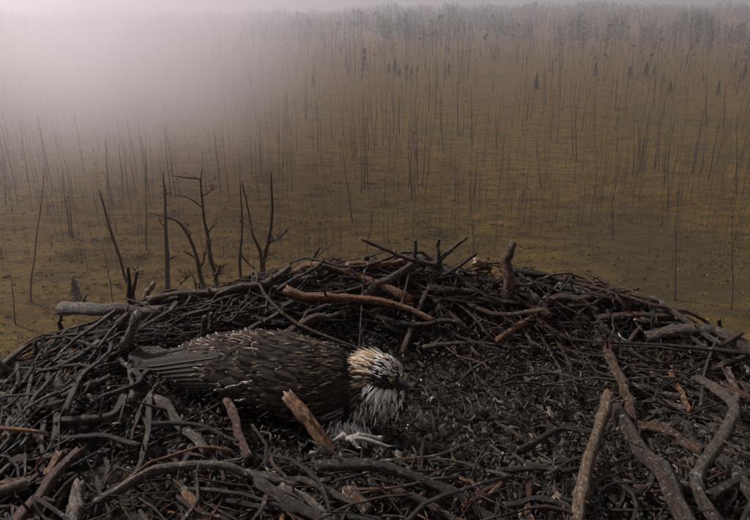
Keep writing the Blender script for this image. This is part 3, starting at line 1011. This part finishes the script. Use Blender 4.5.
def feather_mesh(name, L, W, dark, tip, pale_rows=1, edge=0.0, blunt=.55, cup=.22, barb=.10):
    """a vane with a raised shaft, x along the feather, z out; edge = share of its length whose rims are pale"""
    nl, nw = 15, 7
    V = []; C = []
    for i in range(nl):
        f = i / (nl - 1)
        w = W * .5 * min(1, (f * 4 + .25)) * (1 - max(0, (f - blunt) / (1 - blunt)) ** 2.2 * .9)
        for j in range(nw):
            g = (-1, -.8, -.4, 0, .4, .8, 1)[j]
            z = -cup * W * g * g * (0.6 + .4 * f) + (.012 * W if j == 3 else 0) - .01 * L * f * f
            V.append((f * L + (.5 * W * barb * (1 - abs(g)) * (1 if i == nl - 1 else 0)), g * w, z))
            pale = (i >= nl - pale_rows) or (j in ((0, 1, 6) if tip == WH and W < .35 else (0, 6)) and f > 1 - edge)
            k = 1.5 if j == 3 else (.85 + .3 * ((i * 7 + j * 3) % 5) / 4)
            C.append(np.array(tip) if pale else np.array(dark) * k)
    F = []
    for i in range(nl - 1):
        for j in range(nw - 1):
            F.append((i * nw + j, (i + 1) * nw + j, (i + 1) * nw + j + 1, i * nw + j + 1))
    me = bpy.data.meshes.new(name); me.from_pydata(V, [], F)
    ca = me.color_attributes.new('col', 'FLOAT_COLOR', 'POINT')
    CC = np.ones((len(C), 4), np.float32); CC[:, :3] = np.array(C); ca.data.foreach_set('color', CC.ravel())
    me.polygons.foreach_set('use_smooth', [True] * len(me.polygons))
    me.materials.append(M_feather); me.update()
    return me
DK = (.019, .014, .011); DG = (.030, .026, .024); BR = (.038, .026, .018); WH = (.78, .70, .60); BUFF = (.34, .20, .11)
WH = (.50, .43, .35); TAN = (.17, .125, .09)
FM = {
 'tip': [feather_mesh('feather', 1, w, DK, TAN, 1, .3) for w in (.46, .38)],
 'tipbig': [feather_mesh('feather', 1, .40, DK, WH, 1, .4, .45), feather_mesh('feather', 1, .30, BR, WH, 1, .55, .35), feather_mesh('feather', 1, .36, DK, WH, 1, .2, .4)],
 'buff': [feather_mesh('feather', 1, .42, BR, BUFF, 1, .4)],
 'plain': [feather_mesh('feather', 1, .48, DK, tuple(np.array(BR) * 1.5), 1, .35), feather_mesh('feather', 1, .42, BR, DK, 1, .3)],
 'flight': [feather_mesh('feather', 1, .15, DG, (.11, .095, .08), 1, .95, .8, .10)],
 'tail': [feather_mesh('feather', 1, .24, DG, (.13, .115, .10), 1, .9, .85, .08)],
}
def place_feather(parent, me, pos, d, n, L, wscale=1.0):
    """pos relative to camera, d direction, n outward"""
    d = unit(d); n = unit(n - d * np.dot(n, d)); s = np.cross(n, d)
    M = Matrix(((d[0] * L, s[0] * L * wscale, n[0] * L, 0), (d[1] * L, s[1] * L * wscale, n[1] * L, 0), (d[2] * L, s[2] * L * wscale, n[2] * L, 0), (0, 0, 0, 1)))
    p = pos - BO
    M.translation = Vector((p[0], p[1], p[2]))
    o = bpy.data.objects.new('feather', me); col.objects.link(o)
    o.parent = parent; o.matrix_local = M
    return o

def wing(side):
    """side -1: towards the camera, +1: far side"""
    # a smooth folded-wing shell under the feathers
    m = MB(); V = []; F = []; nu, nv = 26, 14
    def surf(u, v, off=0.0):
        x = -.050 - u * .37
        s = spine(t_of_x(x))
        th = R(1 + v * (119 - 30 * u))
        b = 1.06
        k_ = float(sst(-.05, .35, u)); b = 1 + .06 * k_
        ry, rz = s[3] * b + .001 + .009 * k_ + off, s[4] * b + .001 + .007 * k_ + off
        p = np.array([s[0], s[1] + side * math.sin(th) * ry, s[2] + math.cos(th) * rz])
        nn = unit(np.array([0, side * math.sin(th) / ry, math.cos(th) / rz]))
        return p, nn
    for i in range(nu):
        for j in range(nv):
            p, _ = surf(i / (nu - 1), j / (nv - 1)); V.append(p)
    for i in range(nu):
        for j in range(nv):
            p, nn = surf(i / (nu - 1), j / (nv - 1)); V.append(p - nn * .006)
    K = nu * nv
    for i in range(nu - 1):
        for j in range(nv - 1):
            q = (i * nv + j, (i + 1) * nv + j, (i + 1) * nv + j + 1, i * nv + j + 1)
            F.append(q if side > 0 else q[::-1])
            F.append(tuple(a + K for a in (q[::-1] if side > 0 else q)))
    m.raw(V, F, DK)
    w = m.build('wing', M_feather, bird, BO)
    # flight feathers first (longest, rearmost, lowest)
    for k in range(9):
        v = k / 8
        p, nn = surf(.62 + .012 * k, .22 + .68 * v, -.006 + .0012 * (8 - k))
        e = np.array([-.505 + .055 * v * v, 1.238 + side * (.012 + .035 * v), -.700 - .045 * v])
        d = e - p
        place_feather(w, FM['flight'][0], p, d, nn + np.array([0, 0, .25]), np.linalg.norm(d) * rng.uniform(.93, 1.02), .95)
    rows = 25
    for i in range(rows - 1, -1, -1):
        u = .0 + i / (rows - 1) * .96
        nvv = 12 if i % 2 else 11
        if u > .55: nvv = 10
        if u > .8: nvv = 6
        for j in range(nvv):
            v = (j + (.5 if i % 2 else 0)) / nvv + rng.normal(0, .012)
            if side > 0 and v > .45: continue
            vv = min(max(v, 0), 1)
            if u > .62 and vv > .9 - (u - .62) * 1.6: continue
            p, nn = surf(u, vv, .0015)
            q, _ = surf(min(u + .12, 1), vv * .97 + .015, .0)
            L = (.026 + .038 * u) * rng.uniform(.8, 1.25)
            d = unit(q - p) + nn * rng.uniform(.10, .18) + rng.normal(0, .07, 3)
            r_ = rng.random()
            if u < .33: kind = 'plain' if r_ < .62 else ('tip' if r_ < .93 else ('buff' if r_ < .96 else 'tipbig'))
            elif u < .99: kind = 'tipbig' if r_ < .62 else ('tip' if r_ < .78 else ('buff' if r_ < .74 else 'plain'))
            else: kind = 'plain' if r_ < .8 else 'tip'
            fm = FM[kind]
            place_feather(w, fm[rng.integers(len(fm))], p, d, nn, L, rng.uniform(.85, 1.15))
    return w
wing(-1); wing(1)
# tail fan
tb = np.array([-.40, 1.232, -.708])
tail = None
m = MB()
m.tube([tb + np.array([.05, 0, 0]), tb + np.array([.0, 0, 0]), tb + np.array([-.03, .003, .002])], .03, .018, 12, 6, DG, .03)
tail = m.build('tail', M_feather, bird, BO)
for k in range(9):
    g = k / 8 * 2 - 1
    e = np.array([-.535 + .012 * g * g, 1.252 + g * .038, -.694 - .006 * g * g])
    p = tb + np.array([-.005, g * .012, .003 * (1 - abs(g)) + .001])
    place_feather(tail, FM['tail'][0], p, e - p, np.array([0, -.15, 1.]), np.linalg.norm(e - p), 1.0)

# shaggy head, throat and breast: fine lance-shaped feathers
def blade(m, p, d, n, L, w, c, tipc=None):
    d = unit(d); s = unit(np.cross(d, n)); n = unit(np.cross(s, d))
    fr = [(0, .5), (.35, 1.0), (.7, .75), (1, .06)]
    V = []
    for f, ww in fr:
        ctr = p + d * L * f - n * L * .10 * f * f
        V += [ctr - s * w * .5 * ww, ctr + n * w * .22 * ww, ctr + s * w * .5 * ww]
    F = []
    for i in range(3):
        a = i * 3
        F += [(a, a + 3, a + 4, a + 1), (a + 1, a + 4, a + 5, a + 2)]
    m.raw(V, F, c)
    if tipc is not None:
        m.c[-1][6:, :3] = tipc
HC = np.array([.014, 1.108, -.664]); HR = np.array([.042, .036, .040])
fwd = unit(np.array([.93, -.28, -.22])); side_ = unit(np.cross(np.array([0, 0, 1.]), fwd)); upv = np.cross(fwd, side_)
crown = MB(); mask = MB(); throat = MB(); nape = MB()
for i in range(2300):
    v = unit(rng.normal(0, 1, 3))
    f, s, u = v @ fwd, v @ side_, v @ upv
    if f > .86: continue
    p = HC + v * HR * .96
    back = unit(-fwd + v * (v @ fwd))
    if u > .44 + .08 * rng.normal():
        L = .009 + .016 * max(0, -f) + .012 * max(0, .4 - f)
        if f < -.38 + .2 * rng.normal():
            c = [(.42, .25, .13), (.60, .45, .30), (.72, .64, .54), (.04, .03, .025)][rng.choice(4, p=[.2, .3, .35, .15])]
            blade(nape, p, back + v * .55 + rng.normal(0, .15, 3), v, L * 1.5, .0036, c)
        else:
            c = [(.78, .74, .69), (.60, .54, .47), (.02, .016, .014), (.50, .31, .17)][rng.choice(4, p=[.5, .14, .28, .08])]
            blade(crown, p, back + v * .30 + rng.normal(0, .10, 3), v, L * (1.1 if c[0] < .1 else .95), .0030, c)
    elif u > -.16:
        c = np.array((.022, .018, .015)) * rng.uniform(.7, 1.8)
        if f < -.3 and rng.random() < .25: c = np.array((.3, .24, .18))
        blade(mask, p, back + v * .06 + rng.normal(0, .05, 3), v, .010, .0030, c)
    else:
        c = [(.82, .79, .74), (.66, .62, .56), (.45, .33, .23), (.05, .04, .035)][rng.choice(4, p=[.6, .2, .08, .12])]
        blade(throat, p, back * .45 + np.array([0, -.2, -.75]) + v * .45 + rng.normal(0, .16, 3), v, rng.uniform(.016, .032), .0028, c)
# lower throat ruff and breast tuft
for i in range(760):
    t = rng.uniform(0, 1)
    c0 = np.array([.030, 1.085, -.700]) * (1 - t) + np.array([-.020, 1.085, -.730]) * t
    p = c0 + rng.normal(0, 1, 3) * np.array([.013, .008, .010])
    white = rng.random() < (.85 - .55 * t)
    c = [(.80, .76, .70), (.55, .50, .45)][rng.integers(2)] if white else [(.035, .028, .022), (.24, .16, .10)][rng.integers(2)]
    blade(throat, p, np.array([-.25, -.35, -1.]) + rng.normal(0, .2, 3), np.array([.2, -1, .3]), rng.uniform(.014, .026), .0026, c)
breast = MB()
for i in range(1000):
    p = np.array([-.058, 1.056, -.764]) + rng.normal(0, 1, 3) * np.array([.017, .010, .010])
    c = np.array([(.84, .82, .78), (.70, .67, .63), (.32, .28, .24)][rng.choice(3, p=[.5, .3, .2])])
    blade(breast, p, np.array([-.1 + (p[0] + .062) * 9, -.35, -1.]) + rng.normal(0, .15, 3), np.array([.1, -1, .4]), rng.uniform(.016, .034), .0026, c)
# dark small feathers over neck and breast side
neckf = MB()
for i in range(4200):
    x = -.13 + .142 * rng.random() ** .7
    s = spine(t_of_x(x)); th = rng.uniform(-2.7, 2.7)
    nn = unit(np.array([.15, math.sin(th) / s[3], math.cos(th) / s[4]]))
    kk = 1.0 + (.14 if x < -.06 else 0)
    p = np.array([s[0], s[1] + math.sin(th) * s[3] * kk, s[2] + math.cos(th) * s[4] * kk])
    k = rng.random()
    if x > -.035 and math.cos(th) > .1:
        c = [(.26, .17, .10), (.05, .036, .026), (.45, .37, .28)][rng.choice(3, p=[.25, .5, .25])]
    elif th < -.3 and math.cos(th) < -.1 and x > -.10:
        c = [(.05, .04, .033), (.22, .19, .165), (.028, .022, .018)][rng.choice(3, p=[.3, .25, .45])]
    else:
        c = np.array(DK if k < .6 else (BR if k < .9 else (.16, .11, .07))) * rng.uniform(.8, 1.4)
    blade(neckf, p, np.array([-1, 0, -.25 * math.sin(abs(th))]) + nn * .22 + rng.normal(0, .15, 3), nn, rng.uniform(.014, .026), .0055, c)
# loose, ruffled feather ends along the back and flank
ruff = MB()
for i in range(620):
    x = rng.uniform(-.40, -.07); s = spine(t_of_x(x)); th = rng.uniform(-1.9, .9) if rng.random() < .7 else rng.normal(0, .35)
    nn = unit(np.array([0, math.sin(th) / s[3], math.cos(th) / s[4]]))
    p = np.array([s[0], s[1] + math.sin(th) * (s[3] * 1.06 + .013), s[2] + math.cos(th) * (s[4] * 1.06 + .011)])
    k = rng.random()
    c = (.42, .36, .29) if k < (.11 if x < -.18 else .03) else ((.12, .085, .055) if k < .35 else DK)
    blade(ruff, p, np.array([-1, 0, -.35 * abs(math.sin(th))]) + nn * rng.uniform(.0, .3) + rng.normal(0, .16, 3), nn, rng.uniform(.010, .026), rng.uniform(.0016, .0045), c)
for mb_, nm, lab in ((ruff, 'loose_feathers', None), (crown, 'crown_feathers', 'streaked white crown feathers'), (nape, 'nape_feathers', 'buff orange raised nape feathers'), (mask, 'face_mask', 'dark eye stripe'),
                (throat, 'throat_feathers', 'shaggy pale throat feathers'), (breast, 'breast_feathers', 'pale tuft of breast feathers'), (neckf, 'neck_feathers', None)):
    o = mb_.build(nm, M_feather, bird, BO, smooth=False)
    tag(o, lab, kind='stuff')

# eyes
def ball(m, c, r, colour, n=12, sc=(1, 1, 1)):
    V = []; F = []
    for i in range(n + 1):
        a = math.pi * i / n
        for j in range(n * 2):
            b = math.pi * j / n
            V.append((c[0] + r * sc[0] * math.sin(a) * math.cos(b), c[1] + r * sc[1] * math.sin(a) * math.sin(b), c[2] + r * sc[2] * math.cos(a)))
    k = n * 2
    for i in range(n):
        for j in range(k):
            F.append((i * k + j, (i + 1) * k + j, (i + 1) * k + (j + 1) % k, i * k + (j + 1) % k))
    m.raw(V, F, colour)
M_eye, _, eb = mat('eye', .08, .6); eb.inputs['Base Color'].default_value = (.17, .125, .05, 1)
M_pup, _, eb = mat('pupil', .05, .6); eb.inputs['Base Color'].default_value = (.004, .004, .004, 1)
for sd_ in (-1, 1):
    dv = unit(fwd * .62 + side_ * (-sd_ * -1) * 0 + side_ * sd_ * .74 + upv * .34)
    ep = HC + dv * HR * 1.00
    m = MB(); ball(m, ep + dv * .0012, .0060, (.3, .2, .07)); eye = m.build('eye', M_eye, bird, BO)
    m = MB(); ball(m, ep + dv * .0046, .0034, (0, 0, 0)); m.build('pupil', M_pup, eye, BO)
    m = MB()
    # brow ridge over the eye
    a = ep + upv * .0060 - fwd * .008 + dv * .002; b_ = ep + upv * .0058 + fwd * .008 + dv * .002; c_ = ep + upv * .0078 + dv * .003
    m.tube([a, c_, b_], .0018, .0012, 7, 9, (.03, .024, .02), .05); m.build('brow', M_feather, bird, BO)
# hooked beak
m = MB()
bp0 = HC + fwd * .030 + upv * -.002
path = [bp0, bp0 + fwd * .010 + upv * .000, bp0 + fwd * .019 - upv * .004, bp0 + fwd * .025 - upv * .012, bp0 + fwd * .0245 - upv * .021]
P = spline(path, 14)
V = []; F = []; ns = 14
for i, q in enumerate(P):
    f = i / 13; T = unit(P[min(i + 1, 13)] - P[max(i - 1, 0)]); Nn = unit(np.cross(side_, T))
    a = .0125 * (1 - f) ** .8 + .0006; b_ = .0085 * (1 - f) ** .9 + .0005
    for j in range(ns):
        g = 2 * math.pi * j / ns
        V.append(q + Nn * math.cos(g) * a * .9 + side_ * math.sin(g) * b_)
for i in range(13):
    for j in range(ns):
        k = (j + 1) % ns; F.append((i * ns + j, i * ns + k, (i + 1) * ns + k, (i + 1) * ns + j))
F.append(tuple(13 * ns + j for j in range(ns)))
m.raw(V, F, (.035, .033, .034)); m.c[-1][:4 * ns, :3] = (.11, .105, .10)
m.build('upper_beak', M_horn, bird, BO)
m = MB(); lb = bp0 - upv * .010
m.tube([lb - fwd * .004, lb + fwd * .009 - upv * .001, lb + fwd * .017 - upv * .003], .0062, .0022, 9, 8, (.03, .028, .028), .02, snap=0); m.build('lower_beak', M_horn, bird, BO)

# feet: pale scaly toes with dark talons
def foot(anchor, toes, legtop):
    m = MB(); m.tube([legtop, (legtop + anchor) / 2 + np.array([.004, 0, 0]), anchor], .0065, .0055, 10, 8, (.27, .245, .215), .1)
    ft = m.build('foot', M_skin, bird, BO)
    for (dx, dy, L) in toes:
        d = unit(np.array([dx, dy, 0])); a = anchor
        pts = [a, a + d * L * .35 + np.array([0, 0, .007]), a + d * L * .7 + np.array([0, 0, .002]), a + d * L + np.array([0, 0, -.003])]
        mm = MB(); mm.tube(pts, .0052, .0036, 9, 26, (.27, .245, .215), .22); t = mm.build('toe', M_skin, ft, BO)
        e = pts[-1]
        mm = MB(); mm.tube([e - d * .002, e + d * .009 + np.array([0, 0, .003]), e + d * .016 + np.array([0, 0, -.006])], .0036, .0006, 8, 8, (.02, .018, .018), .02, snap=0)
        mm.build('talon', M_horn, ft, BO)
fa = hit(347, 440, .018); 
foot(fa, [(1, .12, .062), (1, -.22, .080), (.8, -.75, .03), (-1, -.1, .028)], np.array([-.09, 1.10, -.765]))
fb = np.array([-.10, 1.21, -.785])
foot(fb, [(1, .3, .05), (1, -.1, .055), (.6, .9, .045), (-1, 0, .03)], np.array([-.13, 1.19, -.76]))

# the peeled stick that leans in front of the bird, resting on the near pile
def front_stick(pa, pb, w, ck, lab, Ya, Yb, mid=None):
    a = ray(*pa); a = a * (Ya / a[1]); b = ray(*pb); b = b * (Yb / b[1])
    mm = (a + b) / 2 + np.array([.003, 0, .004])
    D = np.linalg.norm(a)
    stick_obj([a, mm, b], w / 2 * D / FPX, w * .85 / 2 * D / FPX, COL[ck], lab, 12, 22, .001, 1, PALE_END)
sticks_made[0] -= 1
front_stick((289, 397), (333, 455), 13, 'orange', 'peeled orange brown stick leaning in front of the wing of the bird', 1.045, .96)

# ------------------------------------------------------------------ haze
def haze():
    x0, x1, y0, y1, z0, z1 = -1600, 1600, -1600, 1600, -4, 46
    V = [(x, y, z) for x in (x0, x1) for y in (y0, y1) for z in (z0, z1)]
    F = [(0, 1, 3, 2), (4, 6, 7, 5), (0, 4, 5, 1), (2, 3, 7, 6), (0, 2, 6, 4), (1, 5, 7, 3)]
    me = bpy.data.meshes.new('haze'); me.from_pydata(V, [], F)
    m = bpy.data.materials.new('haze'); m.use_nodes = True; nt = m.node_tree; nt.nodes.clear()
    v = nt.nodes.new('ShaderNodeVolumePrincipled'); o_ = nt.nodes.new('ShaderNodeOutputMaterial')
    v.inputs['Color'].default_value = (.90, .87, .93, 1)
    v.inputs['Density'].default_value = HAZE_DENSITY
    v.inputs['Anisotropy'].default_value = HAZE_ANISO
    nt.links.new(v.outputs[0], o_.inputs['Volume'])
    me.materials.append(m)
    o = bpy.data.objects.new('haze', me); col.objects.link(o)
    tag(o, 'pale mist hanging over the bog, brightest at the upper left', 'mist', kind='stuff')
haze()
def glow_mist():
    # mist volume added to imitate the glow at upper left, thinning towards its edges
    d = ray(118, 12); d = d / d[1]
    c = Vector((d[0] * 60, 60, 13.0))
    m0 = MB(); ball(m0, (0, 0, 0), 1.0, (1, 1, 1), 20)
    m = bpy.data.materials.new('mist'); m.use_nodes = True; nt = m.node_tree; nt.nodes.clear()
    tc = nt.nodes.new('ShaderNodeTexCoord'); ln = nt.nodes.new('ShaderNodeVectorMath'); ln.operation = 'LENGTH'
    nt.links.new(tc.outputs['Object'], ln.inputs[0])
    mr = nt.nodes.new('ShaderNodeMapRange'); mr.interpolation_type = 'SMOOTHSTEP'
    mr.inputs['From Min'].default_value = 1.0; mr.inputs['From Max'].default_value = 0.0
    mr.inputs['To Min'].default_value = 0.0; mr.inputs['To Max'].default_value = 1.0
    nt.links.new(ln.outputs['Value'], mr.inputs['Value'])
    p2 = nt.nodes.new('ShaderNodeMath'); p2.operation = 'POWER'; p2.inputs[1].default_value = 2.7
    nt.links.new(mr.outputs[0], p2.inputs[0])
    nz = nt.nodes.new('ShaderNodeTexNoise'); nz.inputs['Scale'].default_value = 2.2; nz.inputs['Detail'].default_value = 2
    nt.links.new(tc.outputs['Object'], nz.inputs['Vector'])
    p3 = nt.nodes.new('ShaderNodeMath'); p3.operation = 'MULTIPLY'
    nt.links.new(p2.outputs[0], p3.inputs[0]); nt.links.new(nz.outputs['Fac'], p3.inputs[1])
    pw = nt.nodes.new('ShaderNodeMath'); pw.operation = 'MULTIPLY'; pw.inputs[1].default_value = MIST_DENSITY * 2
    nt.links.new(p3.outputs[0], pw.inputs[0])
    v = nt.nodes.new('ShaderNodeVolumePrincipled'); o_ = nt.nodes.new('ShaderNodeOutputMaterial')
    v.inputs['Color'].default_value = (.93, .89, .93, 1); v.inputs['Anisotropy'].default_value = .66
    nt.links.new(pw.outputs[0], v.inputs['Density']); nt.links.new(v.outputs[0], o_.inputs['Volume'])
    o = m0.build('glow_mist', m); o.location = c; o.scale = (32, 44, 24)
    tag(o, 'added mist volume imitating the bright glow over the left of the bog', 'mist', kind='stuff')
glow_mist()
# everything built relative to the camera hangs from the nest and bird empties, which stand at their true height
